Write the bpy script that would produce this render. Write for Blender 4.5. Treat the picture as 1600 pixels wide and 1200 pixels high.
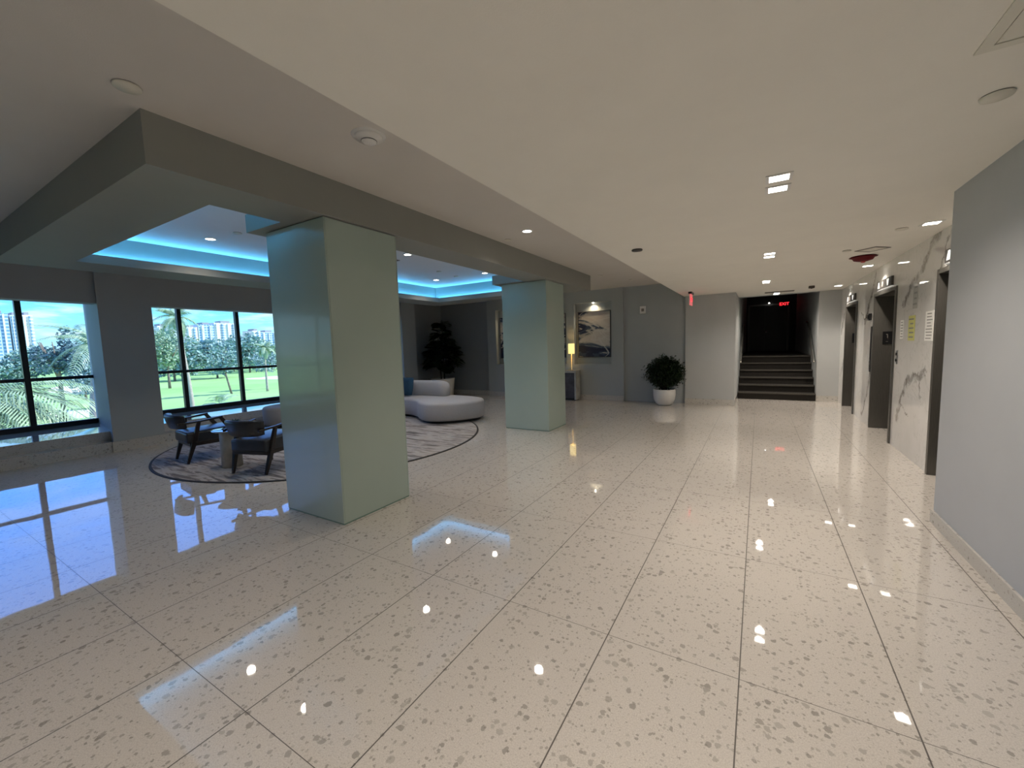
import bpy, bmesh, math, random
from mathutils import Vector, Matrix
random.seed(7)
PI = math.pi
S = bpy.context.scene
for o in list(bpy.data.objects): bpy.data.objects.remove(o)
COL = S.collection

# ------------------------------------------------------------------ camera
cd = bpy.data.cameras.new('camera'); cam = bpy.data.objects.new('camera', cd); COL.objects.link(cam)
cd.sensor_fit = 'HORIZONTAL'; cd.sensor_width = 36; cd.lens = 642.8 / 1600 * 36
cd.clip_start = 0.05; cd.clip_end = 3000
yaw, pitch, roll = 0.541220, 0.0916199, -0.0306927
fwd = Vector((-math.sin(yaw)*math.cos(pitch), math.cos(yaw)*math.cos(pitch), -math.sin(pitch)))
rt = Vector((math.cos(yaw), math.sin(yaw), 0)); up = rt.cross(fwd)
r2 = rt*math.cos(roll) + up*math.sin(roll); u2 = -rt*math.sin(roll) + up*math.cos(roll)
M = Matrix((r2, u2, -fwd)).transposed().to_4x4(); M.translation = Vector((0, 0, 1.5))
cam.matrix_world = M
S.camera = cam
S.view_settings.view_transform = 'Standard'; S.view_settings.look = 'None'
S.view_settings.gamma = 1; S.view_settings.use_curve_mapping = False
S.view_settings.exposure = 0.1

# ------------------------------------------------------------------ node helper
class NG:
    def __init__(s, tree): s.t = tree; s.n = tree.nodes; s.l = tree.links
    def put(s, sock, v):
        if isinstance(v, bpy.types.NodeSocket): s.l.new(v, sock)
        elif v is not None:
            if isinstance(v, (tuple, list)) and len(v) == 3 and sock.type == 'RGBA': v = (*v, 1)
            sock.default_value = v
    def math(s, op, a, b=None, c=None, clamp=False):
        n = s.n.new('ShaderNodeMath'); n.operation = op; n.use_clamp = clamp
        for i, v in enumerate((a, b, c)): s.put(n.inputs[i], v)
        return n.outputs[0]
    def vmath(s, op, a, b=None, scale=None):
        n = s.n.new('ShaderNodeVectorMath'); n.operation = op
        s.put(n.inputs[0], a); s.put(n.inputs[1], b)
        if scale is not None: s.put(n.inputs['Scale'], scale)
        return n.outputs['Value'] if op in ('DOT_PRODUCT', 'LENGTH', 'DISTANCE') else n.outputs[0]
    def mix(s, f, a, b):
        n = s.n.new('ShaderNodeMix'); n.data_type = 'RGBA'
        s.put(n.inputs[0], f); s.put(n.inputs[6], a); s.put(n.inputs[7], b)
        return n.outputs[2]
    def noise(s, vec, scale, detail=2, rough=0.5, dist=0.0, out=0):
        n = s.n.new('ShaderNodeTexNoise'); s.put(n.inputs['Vector'], vec)
        n.inputs['Scale'].default_value = scale; n.inputs['Detail'].default_value = detail
        n.inputs['Roughness'].default_value = rough; n.inputs['Distortion'].default_value = dist
        return n.outputs[out]
    def ramp(s, f, stops, interp='LINEAR'):
        n = s.n.new('ShaderNodeValToRGB'); s.put(n.inputs[0], f); r = n.color_ramp; r.interpolation = interp
        while len(r.elements) > 1: r.elements.remove(r.elements[0])
        for i, (p, c) in enumerate(stops):
            e = r.elements[0] if i == 0 else r.elements.new(p)
            e.position = p; e.color = (*c, 1)
        return n.outputs[0]
    def sstep(s, v, a, b):
        n = s.n.new('ShaderNodeMapRange'); n.interpolation_type = 'SMOOTHSTEP'
        s.put(n.inputs[0], v); n.inputs[1].default_value = a; n.inputs[2].default_value = b
        return n.outputs[0]
    def sep(s, v):
        n = s.n.new('ShaderNodeSeparateXYZ'); s.put(n.inputs[0], v); return n.outputs
    def comb(s, x, y, z):
        n = s.n.new('ShaderNodeCombineXYZ'); s.put(n.inputs[0], x); s.put(n.inputs[1], y); s.put(n.inputs[2], z); return n.outputs[0]
    def coord(s, k='Object'):
        return s.n.new('ShaderNodeTexCoord').outputs[k]

MATS = {}
def mat(name, col=(.5, .5, .5), rough=.5, metal=0, spec=.5, emit=None, estr=0, coat=0, build=None):
    if name in MATS: return MATS[name]
    m = bpy.data.materials.new(name); m.use_nodes = True
    g = NG(m.node_tree); b = m.node_tree.nodes['Principled BSDF']
    b.inputs['Base Color'].default_value = (*col, 1); b.inputs['Roughness'].default_value = rough
    b.inputs['Metallic'].default_value = metal; b.inputs['Specular IOR Level'].default_value = spec
    b.inputs['Coat Weight'].default_value = coat; b.inputs['Coat Roughness'].default_value = .03
    if emit: b.inputs['Emission Color'].default_value = (*emit, 1); b.inputs['Emission Strength'].default_value = estr
    if build: build(g, b)
    MATS[name] = m
    return m
def bump(g, b, h, strength, dist=.01):
    n = g.n.new('ShaderNodeBump'); n.inputs['Strength'].default_value = strength; n.inputs['Distance'].default_value = dist
    g.put(n.inputs['Height'], h); g.l.new(n.outputs[0], b.inputs['Normal']); return n.outputs[0]
def vary(c1, c2, scale, detail=3, bs=0, bscale=None):
    def f(g, b):
        v = g.coord()
        n = g.noise(v, scale, detail, .6)
        g.put(b.inputs['Base Color'], g.ramp(n, [(.3, c1), (.7, c2)]))
        if bs: bump(g, b, g.noise(v, bscale or scale*4, 3, .6), bs, .004)
    return f

# ------------------------------------------------------------------ sky, sun, portals
W = bpy.data.worlds.new('sky'); S.world = W; W.use_nodes = True
def world():
    t = W.node_tree; t.nodes.clear(); g = NG(t)
    v = g.coord('Generated'); x, y, z = g.sep(v)
    c = g.ramp(z, [(0.0, (.62, .88, 1.0)), (.035, (.42, .88, 1.05)), (.09, (.23, .78, 1.15)), (.2, (.22, .70, 2.1)), (.40, (.32, .72, 1.9)), (.7, (.45, .70, 1.2))])
    n = g.noise(g.vmath('MULTIPLY', v, (3, 3, 16)), 2.6, 5, .6)
    cl = g.sstep(n, .44, .64)
    fade = g.math('SUBTRACT', 1.0, g.sstep(z, .08, .35))
    c = g.mix(g.math('MULTIPLY', g.math('MULTIPLY', cl, .75), fade), c, (.85, .97, 1.05))
    bg = t.nodes.new('ShaderNodeBackground'); g.put(bg.inputs[0], c); bg.inputs[1].default_value = SKY
    o = t.nodes.new('ShaderNodeOutputWorld'); t.links.new(bg.outputs[0], o.inputs[0])
SKY = 1.25
world()
def light(name, kind, loc, energy, color=(1, 1, 1), parent=None, **kw):
    d = bpy.data.lights.new(name, kind); d.energy = energy; d.color = color
    for k, v in kw.items():
        if k != 'rot' and k != 'portal': setattr(d, k, v)
    o = bpy.data.objects.new(name, d); COL.objects.link(o); o.location = loc
    if 'rot' in kw: o.rotation_euler = kw['rot']
    if parent: o.parent = parent
    if kw.get('portal'): d.cycles.is_portal = True
    return o
# sun stands behind the building, high: it lights the golf course but cannot reach through the windows
sun = light('sun', 'SUN', (0, 0, 60), 7.0, (1, .95, .88), angle=.01)
sun.rotation_euler = Vector((.42, .62, .62)).to_track_quat('Z', 'Y').to_euler()
for y0, y1 in ((-3.9, 2.59), (2.88, 8.66)):
    light('window_portal', 'AREA', (-10.74, (y0+y1)/2, 1.55), 1, rot=(0, -PI/2, 0), shape='RECTANGLE', size=2.6, size_y=y1-y0, portal=True)

WARM = (1, .89, .77)
K_DOWN = 142.0
K_COVE = .38

# ------------------------------------------------------------------ mesh helpers
def obj(name, bm, m, parent=None, smooth=False, bevel=0):
    me = bpy.data.meshes.new(name)
    bmesh.ops.recalc_face_normals(bm, faces=bm.faces[:]) if not getattr(bm, 'keep', False) else None
    bm.to_mesh(me); bm.free()
    if smooth:
        for p in me.polygons: p.use_smooth = True
    me.materials.append(m)
    o = bpy.data.objects.new(name, me); COL.objects.link(o)
    if parent: o.parent = parent
    if bevel:
        b = o.modifiers.new('bevel', 'BEVEL'); b.width = bevel; b.segments = 2; b.limit_method = 'ANGLE'
    return o
def tag(o, label, cat, group=None, kind=None):
    o['label'] = label; o['category'] = cat
    if group: o['group'] = group
    if kind: o['kind'] = kind
    return o
def thing(name, label, cat, loc=(0, 0, 0), rz=0, group=None):
    o = bpy.data.objects.new(name, None); COL.objects.link(o); o.location = loc; o.rotation_euler = (0, 0, rz)
    o.empty_display_size = .1
    return tag(o, label, cat, group)
def struct(o, label=None, cat=None):
    o['kind'] = 'structure'
    if label: o['label'] = label; o['category'] = cat
    return o
def dup(root, loc=None, rz=None, label=None, group=None):
    r = root.copy(); COL.objects.link(r)
    if loc is not None: r.location = loc
    if rz is not None: r.rotation_euler = (r.rotation_euler[0], r.rotation_euler[1], rz)
    if label: r['label'] = label
    if group: r['group'] = group
    for ch in list(root.children):
        c = ch.copy(); COL.objects.link(c); c.parent = r
        for g_ in list(ch.children):
            d = g_.copy(); COL.objects.link(d); d.parent = c
    return r
def bx(bm, x0, x1, y0, y1, z0, z1, mtx=None):
    vs = [bm.verts.new(v) for v in ((x0,y0,z0),(x1,y0,z0),(x1,y1,z0),(x0,y1,z0),(x0,y0,z1),(x1,y0,z1),(x1,y1,z1),(x0,y1,z1))]
    if mtx:
        for v in vs: v.co = mtx @ v.co
    for f in ((0,3,2,1),(4,5,6,7),(0,1,5,4),(1,2,6,5),(2,3,7,6),(3,0,4,7)): bm.faces.new([vs[i] for i in f])
    return vs
def box(*a):
    bm = bmesh.new()
    if isinstance(a[0], (tuple, list)):
        for b in a: bx(bm, *b)
    else: bx(bm, *a)
    return bm
def beam_between(bm, p, q, w0, d0, w1, d1, xdir=Vector((1, 0, 0))):
    p = Vector(p); q = Vector(q); z = (q-p).normalized(); x = (xdir - z*xdir.dot(z)).normalized(); y = z.cross(x)
    ring = []
    for c, w, d in ((p, w0, d0), (q, w1, d1)):
        ring.append([bm.verts.new(c + x*sx*w/2 + y*sy*d/2) for sx, sy in ((-1,-1),(1,-1),(1,1),(-1,1))])
    a, b = ring
    bm.faces.new(a[::-1]); bm.faces.new(b)
    for i in range(4): bm.faces.new((a[i], a[(i+1)%4], b[(i+1)%4], b[i]))
def tube(bm, pts, radii, n=8, cap=True):
    pts = [Vector(p) for p in pts]; rings = []
    for i, p in enumerate(pts):
        t = (pts[min(i+1, len(pts)-1)] - pts[max(i-1, 0)]).normalized()
        ref = Vector((0, 0, 1)) if abs(t.z) < .9 else Vector((1, 0, 0))
        x = t.cross(ref).normalized(); y = t.cross(x)
        r = radii[i] if isinstance(radii, (list, tuple)) else radii
        rings.append([bm.verts.new(p + x*math.cos(2*PI*k/n)*r + y*math.sin(2*PI*k/n)*r) for k in range(n)])
    for a, b in zip(rings, rings[1:]):
        for k in range(n): bm.faces.new((a[k], a[(k+1)%n], b[(k+1)%n], b[k]))
    if cap: bm.faces.new(rings[0][::-1]); bm.faces.new(rings[-1])
def lathe(bm, prof, n=32, c=(0, 0)):
    rings = []
    for r, z in prof:
        if r < 1e-5: rings.append([bm.verts.new((c[0], c[1], z))])
        else: rings.append([bm.verts.new((c[0]+r*math.cos(2*PI*k/n), c[1]+r*math.sin(2*PI*k/n), z)) for k in range(n)])
    for a, b in zip(rings, rings[1:]):
        for k in range(n):
            k2 = (k+1) % n
            if len(a) == 1 and len(b) == 1: continue
            if len(a) == 1: bm.faces.new((a[0], b[k], b[k2]))
            elif len(b) == 1: bm.faces.new((a[k], a[k2], b[0]))
            else: bm.faces.new((a[k], a[k2], b[k2], b[k]))
def lathed(prof, n=32, c=(0, 0)):
    bm = bmesh.new(); lathe(bm, prof, n, c); return bm
def text_obj(name, txt, size, m, mtx, parent=None, depth=.003):
    cu = bpy.data.curves.new(name, 'FONT'); cu.body = txt; cu.size = size; cu.extrude = depth
    cu.align_x = 'CENTER'; cu.align_y = 'CENTER'; cu.offset = size*.012
    t = bpy.data.objects.new(name+'_tmp', cu); COL.objects.link(t)
    bpy.context.view_layer.update()
    me = bpy.data.meshes.new_from_object(t.evaluated_get(bpy.context.evaluated_depsgraph_get()))
    bpy.data.objects.remove(t); bpy.data.curves.remove(cu)
    me.transform(mtx); me.materials.clear(); me.materials.append(m)
    o = bpy.data.objects.new(name, me); COL.objects.link(o)
    if parent: o.parent = parent
    return o

# ------------------------------------------------------------------ materials
def chips(g, v, scale, thr, warp=.35):
    wn = g.noise(v, scale*1.6, 2, .5, out=1)
    vw = g.vmath('ADD', v, g.vmath('SCALE', g.vmath('SUBTRACT', wn, (.5, .5, .5)), scale=warp/scale))
    n = g.n.new('ShaderNodeTexVoronoi'); n.inputs['Scale'].default_value = scale; g.put(n.inputs['Vector'], vw)
    r, gg, bb = g.sep(n.outputs['Color'])
    size = g.math('MULTIPLY', g.math('POWER', r, 3.0), thr)
    return g.math('SUBTRACT', 1.0, g.sstep(g.math('SUBTRACT', n.outputs['Distance'], size), -.02, .03)), gg
def terrazzo(base1, base2, joints=True):
    def f(g, b):
        v = g.coord(); x, y, z = g.sep(v)
        base = g.ramp(g.noise(v, 190, 3, .7), [(.35, base1), (.65, base2)])
        c1, r1 = chips(g, v, 31, .52, .7); c2, r2_ = chips(g, g.vmath('ADD', v, (3.1, 1.7, 0)), 60, .50, .7); c3, r3 = chips(g, g.vmath('ADD', v, (7.1, 2.7, 0)), 130, .5)
        cc = g.mix(r1, (.20, .185, .165), (.40, .375, .34)); c_ = g.mix(r2_, (.22, .20, .18), (.44, .41, .37))
        c = g.mix(g.math('MULTIPLY', c3, .22), base, (.30, .27, .24))
        c = g.mix(g.math('MULTIPLY', c2, .62), c, c_); c = g.mix(g.math('MULTIPLY', c1, .66), c, cc)
        if joints:
            def jd(u, off, step):
                fr = g.math('FRACT', g.math('DIVIDE', g.math('SUBTRACT', u, off), step))
                return g.math('MULTIPLY', g.math('MINIMUM', fr, g.math('SUBTRACT', 1.0, fr)), step)
            d1, d2 = jd(x, -.045, .594), jd(y, .775, 1.1735)
            j = g.math('MAXIMUM', g.math('SUBTRACT', 1.0, g.sstep(d1, .0020, .0036)), g.math('SUBTRACT', 1.0, g.sstep(d2, .0010, .0022)))
            c = g.mix(g.math('MULTIPLY', j, .93), c, (.045, .035, .028))
            g.put(b.inputs['Roughness'], g.math('ADD', .02, g.math('MULTIPLY', j, .5)))
            # every slab lies a hair off level, so the reflections shift a little from slab to slab
            wob = g.noise(v, 1.7, 2, .5)
            nrm = bump(g, b, wob, .055, .02)
            g.l.new(nrm, b.inputs['Coat Normal'])
        g.put(b.inputs['Base Color'], c)
        b.inputs['IOR'].default_value = 1.58
    return f
FLOOR = mat('terrazzo_slabs', rough=.03, coat=0.45, build=terrazzo((.50, .465, .425), (.64, .60, .555)))
TERR = mat('terrazzo_trim', rough=.12, build=terrazzo((.50, .48, .44), (.58, .56, .52), False))
LEDGE = mat('terrazzo_ledge', rough=.04, coat=.6, build=terrazzo((.50, .49, .47), (.58, .57, .55), False))
def paint(name, c, bs=.12):
    d = tuple(v*.965 for v in c)
    return mat(name, c, .62, spec=.25, build=vary(c, d, 2.5, 3, bs, 160))
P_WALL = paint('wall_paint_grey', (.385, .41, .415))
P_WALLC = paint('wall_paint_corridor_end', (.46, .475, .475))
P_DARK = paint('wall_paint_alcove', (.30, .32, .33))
P_SIDE = paint('wall_paint_corridor', (.46, .475, .50))
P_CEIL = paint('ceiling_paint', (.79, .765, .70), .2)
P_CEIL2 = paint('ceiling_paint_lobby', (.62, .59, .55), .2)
P_BEAM = paint('soffit_paint', (.28, .285, .265))
P_COVE = paint('cove_paint', (.72, .72, .74), .05)
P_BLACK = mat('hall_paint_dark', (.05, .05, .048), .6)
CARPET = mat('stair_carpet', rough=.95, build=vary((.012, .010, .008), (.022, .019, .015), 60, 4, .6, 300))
STEEL = mat('elevator_steel', rough=.33, metal=.5, build=lambda g, b: (g.put(b.inputs['Base Color'], g.ramp(g.noise(g.vmath('MULTIPLY', g.coord(), (60, 60, 1.2)), 8, 2), [(.3, (.105, .10, .09)), (.7, (.14, .132, .118))])), b.inputs.__getitem__('Anisotropic').__setattr__('default_value', .4)))
BRUSHED = mat('brushed_metal', (.5, .5, .5), .3, 1)
BLACKM = mat('window_frame_bronze', (.012, .012, .014), .4)
BLACKP = mat('black_plastic', (.01, .01, .011), .3)
WHITEP = mat('white_plastic', (.72, .71, .69), .4)
GREYP = mat('grille_grey', (.22, .20, .18), .6)
def glassy(g, b):
    nt = g.t; t = g.n.new('ShaderNodeBsdfTransparent'); t.inputs[0].default_value = (.93, .97, 1, 1)
    gl = g.n.new('ShaderNodeBsdfGlossy'); gl.inputs['Roughness'].default_value = 0
    fr = g.n.new('ShaderNodeFresnel'); fr.inputs[0].default_value = 1.25
    mx = g.n.new('ShaderNodeMixShader'); g.l.new(fr.outputs[0], mx.inputs[0]); g.l.new(t.outputs[0], mx.inputs[1]); g.l.new(gl.outputs[0], mx.inputs[2])
    g.l.new(mx.outputs[0], g.n['Material Output'].inputs[0])
GLASS = mat('window_glass', build=glassy)
COLG = mat('column_back_painted_glass', (.36, .45, .40), .22, spec=.5, coat=.25, build=vary((.355, .44, .395), (.375, .46, .41), 1.2))
COLE = mat('glass_edge_green', (.16, .26, .22), .2)
LED = mat('led_strip_blue', (.1, .1, .1), emit=(.12, .55, 1.0), estr=6)
def marble(veins):
    def f(g, b):
        v = g.coord(); x, y, z = g.sep(v)
        base = g.ramp(g.noise(v, 1.1, 4, .6), [(.3, (.66, .645, .62)), (.7, (.78, .765, .74))])
        wn = g.vmath('SCALE', g.vmath('SUBTRACT', g.noise(v, 3.2, 6, .7, out=1), (.5, .5, .5)), scale=.42)
        q = g.vmath('ADD', v, wn); qx, qy, qz = g.sep(q)
        tot = None
        for (y0, z0, y1, z1, w) in veins:
            L = math.hypot(y1-y0, z1-z0); ty, tz = (y1-y0)/L, (z1-z0)/L
            dy = g.math('SUBTRACT', qy, y0); dz = g.math('SUBTRACT', qz, z0)
            al = g.math('ADD', g.math('MULTIPLY', dy, ty), g.math('MULTIPLY', dz, tz))
            pe = g.math('ABSOLUTE', g.math('SUBTRACT', g.math('MULTIPLY', dy, tz), g.math('MULTIPLY', dz, ty)))
            over = g.math('MAXIMUM', g.math('SUBTRACT', al, L), g.math('MULTIPLY', al, -1.0))
            dd = g.math('ADD', pe, g.math('MULTIPLY', g.math('MAXIMUM', over, 0.0), 1.0))
            k = g.math('SUBTRACT', 1.0, g.sstep(dd, w*.25, w))
            tot = k if tot is None else g.math('MAXIMUM', tot, k)
        br = g.noise(v, 9, 5, .7)
        tot = g.math('MULTIPLY', tot, g.sstep(br, .25, .62))
        # fine hairline veins all over
        n2 = g.math('ABSOLUTE', g.math('SUBTRACT', g.noise(v, 1.6, 7, .62, .6), .5))
        hair = g.math('MULTIPLY', g.math('SUBTRACT', 1.0, g.sstep(n2, .0, .012)), .22)
        c = g.mix(hair, base, (.30, .285, .26)); c = g.mix(g.math('MULTIPLY', tot, .85), c, (.17, .15, .13))
        g.put(b.inputs['Base Color'], c)
        b.inputs['IOR'].default_value = 1.75
    return f
MARBLE = mat('calacatta_slab', rough=.03, build=marble([
    (6.02, 2.56, 7.22, 1.86, .075), (5.75, 2.5, 6.0, 2.1, .03), (6.75, 2.0, 6.6, 1.9, .03),
    (7.25, .40, 6.85, .95, .07), (6.85, .95, 6.2, 1.06, .06), (6.45, 1.05, 6.35, .78, .03), (7.15, .62, 6.8, .5, .02),
    (8.75, 2.45, 9.35, 1.72, .08), (9.3, 1.75, 9.7, 1.95, .03), (8.95, .55, 9.35, .10, .05), (8.8, 1.0, 8.95, .55, .06),
    (11.3, 2.2, 11.7, 1.6, .06), (11.35, 1.1, 11.6, .6, .04), (4.6, 1.9, 4.2, 1.1, .06)]))
CONS = mat('console_stone', rough=.18, build=vary((.30, .30, .28), (.50, .50, .47), 3.5, 7))
CONSD = mat('console_dark_panel', rough=.25, build=vary((.06, .06, .075), (.11, .11, .125), 6, 6))
LEATHER = mat('dark_leather', rough=.30, build=vary((.016, .017, .020), (.024, .025, .028), 9, 3, .2, 140))
WOODD = mat('dark_walnut', rough=.3, build=vary((.010, .007, .005), (.022, .014, .010), 14, 4))
FABRIC = mat('sofa_boucle', rough=.95, build=vary((.34, .33, .335), (.44, .43, .435), 120, 4, .7, 300))
PLINTH = mat('sofa_plinth', (.006, .006, .006), .6)
PILLOW = mat('teal_cushion', rough=.85, build=vary((.006, .040, .085), (.010, .055, .11), 80, 3, .4, 250))
def rugm(g, b):
    v = g.coord()
    a = g.noise(g.vmath('MULTIPLY', v, (.55, 4.0, 1)), 2.6, 6, .66, .6)
    c = g.ramp(a, [(.34, (.055, .045, .040)), (.43, (.16, .13, .115)), (.49, (.42, .38, .34)), (.57, (.36, .33, .31)), (.62, (.13, .11, .10)), (.68, (.34, .31, .29))])
    f_ = g.noise(g.vmath('MULTIPLY', v, (6, 60, 1)), 3, 3, .6)
    c = g.mix(g.math('MULTIPLY', f_, .35), c, (.30, .28, .27)); g.put(b.inputs['Base Color'], c)
    bump(g, b, g.noise(v, 220, 2), .5, .004)
RUG = mat('rug_pile', rough=.95, build=rugm)
RUGE = mat('rug_binding', (.02, .018, .016), .8)
LEAF_D = mat('ficus_leaf', rough=.4, spec=.3, build=vary((.004, .011, .004), (.010, .022, .008), 5))
LEAF_B = mat('bush_leaf', rough=.45, spec=.3, build=vary((.006, .016, .005), (.016, .034, .010), 9))
STEM = mat('stem_bark', (.03, .022, .015), .8)
POTW = mat('white_planter', rough=.4, build=vary((.60, .59, .57), (.66, .65, .63), 3))
SOIL = mat('potting_soil', (.012, .009, .006), .95)
SHADE = mat('lamp_shade_linen', (.8, .68, .35), .8, emit=(1, .74, .26), estr=1.15)
REDL = mat('exit_red_lit', (.5, .01, .01), emit=(1, .03, .04), estr=2.2)
ACRY = mat('edge_lit_acrylic', (.60, .30, .30), .2, emit=(1, .16, .18), estr=.42)
LENS = mat('downlight_lens', (.9, .9, .9), emit=(1, .93, .82), estr=16)
LANT = mat('lantern_arrow_lit', (.12, .12, .12), emit=(1, .97, .9), estr=.9)
LANTD = mat('lantern_arrow_dim', (.25, .24, .22), .4)
REDP = mat('red_enamel', (.11, .003, .006), .6, spec=.2)
PAPER = mat('paper_white', (.72, .71, .68), .7)
PAPERY = mat('paper_yellow', (.50, .49, .16), .7)
INK = mat('ink', (.20, .20, .19), .7)
FROST = mat('sign_plate_translucent', (.50, .49, .46), .2)

# ------------------------------------------------------------------ SETTING
Z1, Z2, Z3 = 2.54, 2.90, 3.0
XW, XF = -10.62, -8.85          # window plane, face of the piers
struct(obj('floor', box(-10.85, 2.6, -4.2, 11.95, -.3, 0), FLOOR), 'polished white terrazzo floor of long slabs with dark joints', 'floor')
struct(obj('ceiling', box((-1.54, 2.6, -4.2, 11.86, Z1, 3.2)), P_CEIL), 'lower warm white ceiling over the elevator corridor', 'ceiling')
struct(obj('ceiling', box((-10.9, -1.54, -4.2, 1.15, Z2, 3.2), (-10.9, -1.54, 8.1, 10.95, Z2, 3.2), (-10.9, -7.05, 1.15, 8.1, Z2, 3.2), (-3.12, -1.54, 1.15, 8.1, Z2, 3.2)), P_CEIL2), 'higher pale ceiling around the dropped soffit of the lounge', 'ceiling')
struct(obj('ceiling', box(-7.04, -3.13, 1.16, 8.09, Z3, 3.25), P_COVE), 'raised tray ceiling inside the blue lit cove', 'ceiling')
# dropped ring around the tray
ring = box((-7.25, -3.02, 1.05, 1.56, 2.6, 2.7), (-7.25, -3.02, 7.70, 8.30, 2.6, 2.7), (-7.25, -6.60, 1.56, 7.70, 2.6, 2.7), (-3.48, -3.02, 1.56, 7.70, 2.6, 2.7),
           (-7.25, -3.02, 1.05, 1.25, 2.7, 3.0), (-7.25, -3.02, 8.0, 8.30, 2.7, 3.0), (-7.25, -6.95, 1.25, 8.0, 2.7, 3.0), (-3.2, -3.02, 1.25, 8.0, 2.7, 3.0))
struct(obj('trim_1', ring, P_BEAM), 'grey dropped soffit ring framing the tray ceiling of the lounge', 'soffit')

# right side: foreground wall, marble wall with three elevator openings
struct(obj('wall_right', box(1.22, 1.55, -4.2, 4.42, 0, Z1), P_SIDE), 'pale grey foreground wall on the right ending before the elevators', 'wall')
struct(obj('baseboard_right', box(1.205, 1.22, -4.2, 4.435, 0, .10), TERR))
EL = [(4.78, 5.93), (7.50, 8.66), (10.10, 11.18)]
def marble_wall():
    bm = bmesh.new(); X0, X1 = 1.58, 1.95; ys = [4.43] + [v for e in EL for v in e] + [11.95]
    for a, b_ in zip(ys[0::2], ys[1::2]): bx(bm, X0, X1, a, b_, 0, Z1)
    for a, b_ in EL: bx(bm, X0, X1, a, b_, 2.12, Z1)
    return bm
struct(obj('wall_marble', marble_wall(), MARBLE), 'glossy white marble wall with grey veins around the elevators', 'wall')
struct(obj('wall_right_return', box(1.55, 2.4, 4.2, 4.43, 0, Z1), P_SIDE))
struct(obj('wall_shaft', box(2.3, 2.6, 4.3, 11.95, 0, Z1), P_BLACK))
def elevator(i, a, b_, where):
    d = bpy.data.objects.new(f'door_{i}', None); COL.objects.link(d); d.location = (1.58, (a+b_)/2, 0)
    struct(d, f'dark brushed steel elevator doorway, {where}', 'elevator door')
    h = (b_-a)/2
    fr = box((-.02, .30, h-.012, h+.045, 0, 2.15), (-.02, .30, -h-.045, -h+.012, 0, 2.15), (-.02, .30, -h+.012, h-.012, 2.10, 2.15))
    obj('frame', fr, STEEL, d, bevel=.004)
    for s in (-1, 1):
        obj('door_leaf', box(.27, .298, .002 if s > 0 else -h+.013, h-.013 if s > 0 else -.002, .007, 2.098), STEEL, d)
    obj('sill', box(.22, .30, -h+.013, h-.013, -.01, .006), BRUSHED, d)
    pl = obj('floor_plate', box(.10, .215, h-.020, h-.012, 1.35, 1.55), BLACKP, d)
    obj('raised_numeral', box((.155, .161, h-.024, h-.020, 1.45, 1.51), (.142, .161, h-.024, h-.020, 1.498, 1.51), (.14, .165, h-.024, h-.020, 1.39, 1.396)), GREYP, pl)
    obj('floor_plate', box(.10, .215, -h+.012, -h+.020, 1.35, 1.55), BLACKP, d)
    return d
elevator(1, *EL[0], 'nearest one, half hidden by the foreground wall')
elevator(2, *EL[1], 'middle one of the three')
elevator(3, *EL[2], 'farthest one, next to the stairs')
# lanterns above the doors
def lantern(yc, where):
    t = thing('elevator_lantern', f'dark direction lantern with lit arrows above {where}', 'sign', (1.58, yc, 2.245), 0, 'elevator lanterns')
    obj('housing', box(-.028, 0, -.40, .40, -.065, .065), mat('lantern_housing', (.045, .042, .038), .5), t, bevel=.003)
    def tri(y, up_, m):
        bm = bmesh.new(); s = 1 if up_ else -1
        pts = [(-.055, -.045*s), (.055, -.045*s), (.018, .045*s), (-.018, .045*s)]
        f = [bm.verts.new((-.033, y+p[0], p[1])) for p in pts]; bk = [bm.verts.new((-.027, y+p[0], p[1])) for p in pts]
        bm.faces.new(f); bm.faces.new(bk[::-1])
        for k in range(4): bm.faces.new((f[k], f[(k+1)%4], bk[(k+1)%4], bk[k]))
        obj('arrow', bm, m, t)
    tri(.29, True, LANT); tri(-.22, False, LANT)
    obj('floor_display', box((-.031, -.027, .02, .10, -.035, .035)), LANTD, t)
    # glowing strip stands in for light caught on the door header top
    obj('header_glint', box(-.026, -.002, -.40, .40, -.074, -.066), mat('header_glint_glow', (.2, .2, .2), emit=(1, .95, .85), estr=.35), t)
for (a, b_), w in zip(EL, ('the nearest elevator doorway', 'the middle elevator doorway', 'the farthest elevator doorway')): lantern((a+b_)/2, w)

# far wall pieces
struct(obj('wall_far_right', box(1.17, 1.6, 11.86, 12.1, 0, Z1), P_WALLC), 'narrow grey wall between the staircase and the elevators', 'wall')
struct(obj('wall_stair_side', box(-1.5, -.46, 10.54, 11.95, 0, Z1), P_WALLC), 'grey wall block left of the staircase', 'wall')
struct(obj('baseboard_stair_side', box((-1.5, -.445, 10.525, 10.54, 0, .13), (-.46, -.445, 10.54, 11.84, 0, .13)), TERR))
struct(obj('baseboard_far_right', box(1.17, 1.58, 11.845, 11.86, 0, .13), TERR))
def niche_wall():
    bm = bmesh.new(); y0, y1 = 10.54, 10.95; N = [(-6.85, -5.81), (-5.59, -4.55), (-4.32, -3.29)]
    bx(bm, -7.16, -2.97, y0, y1, 0, .955); bx(bm, -7.16, -2.97, y0, y1, 2.59, 2.95)
    xs = [-7.16] + [v for n in N for v in n] + [-2.97]
    for a, b_ in zip(xs[0::2], xs[1::2]): bx(bm, a, b_, y0, y1, .955, 2.59)
    for a, b_ in N: bx(bm, a, b_, y0+.17, y1, .955, 2.59)
    return bm
struct(obj('wall_far', niche_wall(), P_WALL), 'grey far wall with tall picture niches', 'wall')
struct(obj('baseboard_far', box(-7.16, -2.97, 10.525, 10.54, 0, .13), TERR))
struct(obj('wall_far_recess', box(-2.97, -1.5, 10.60, 11.95, 0, 2.95), P_WALL), 'recessed grey wall panel behind the bushy potted plant', 'wall')
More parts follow.
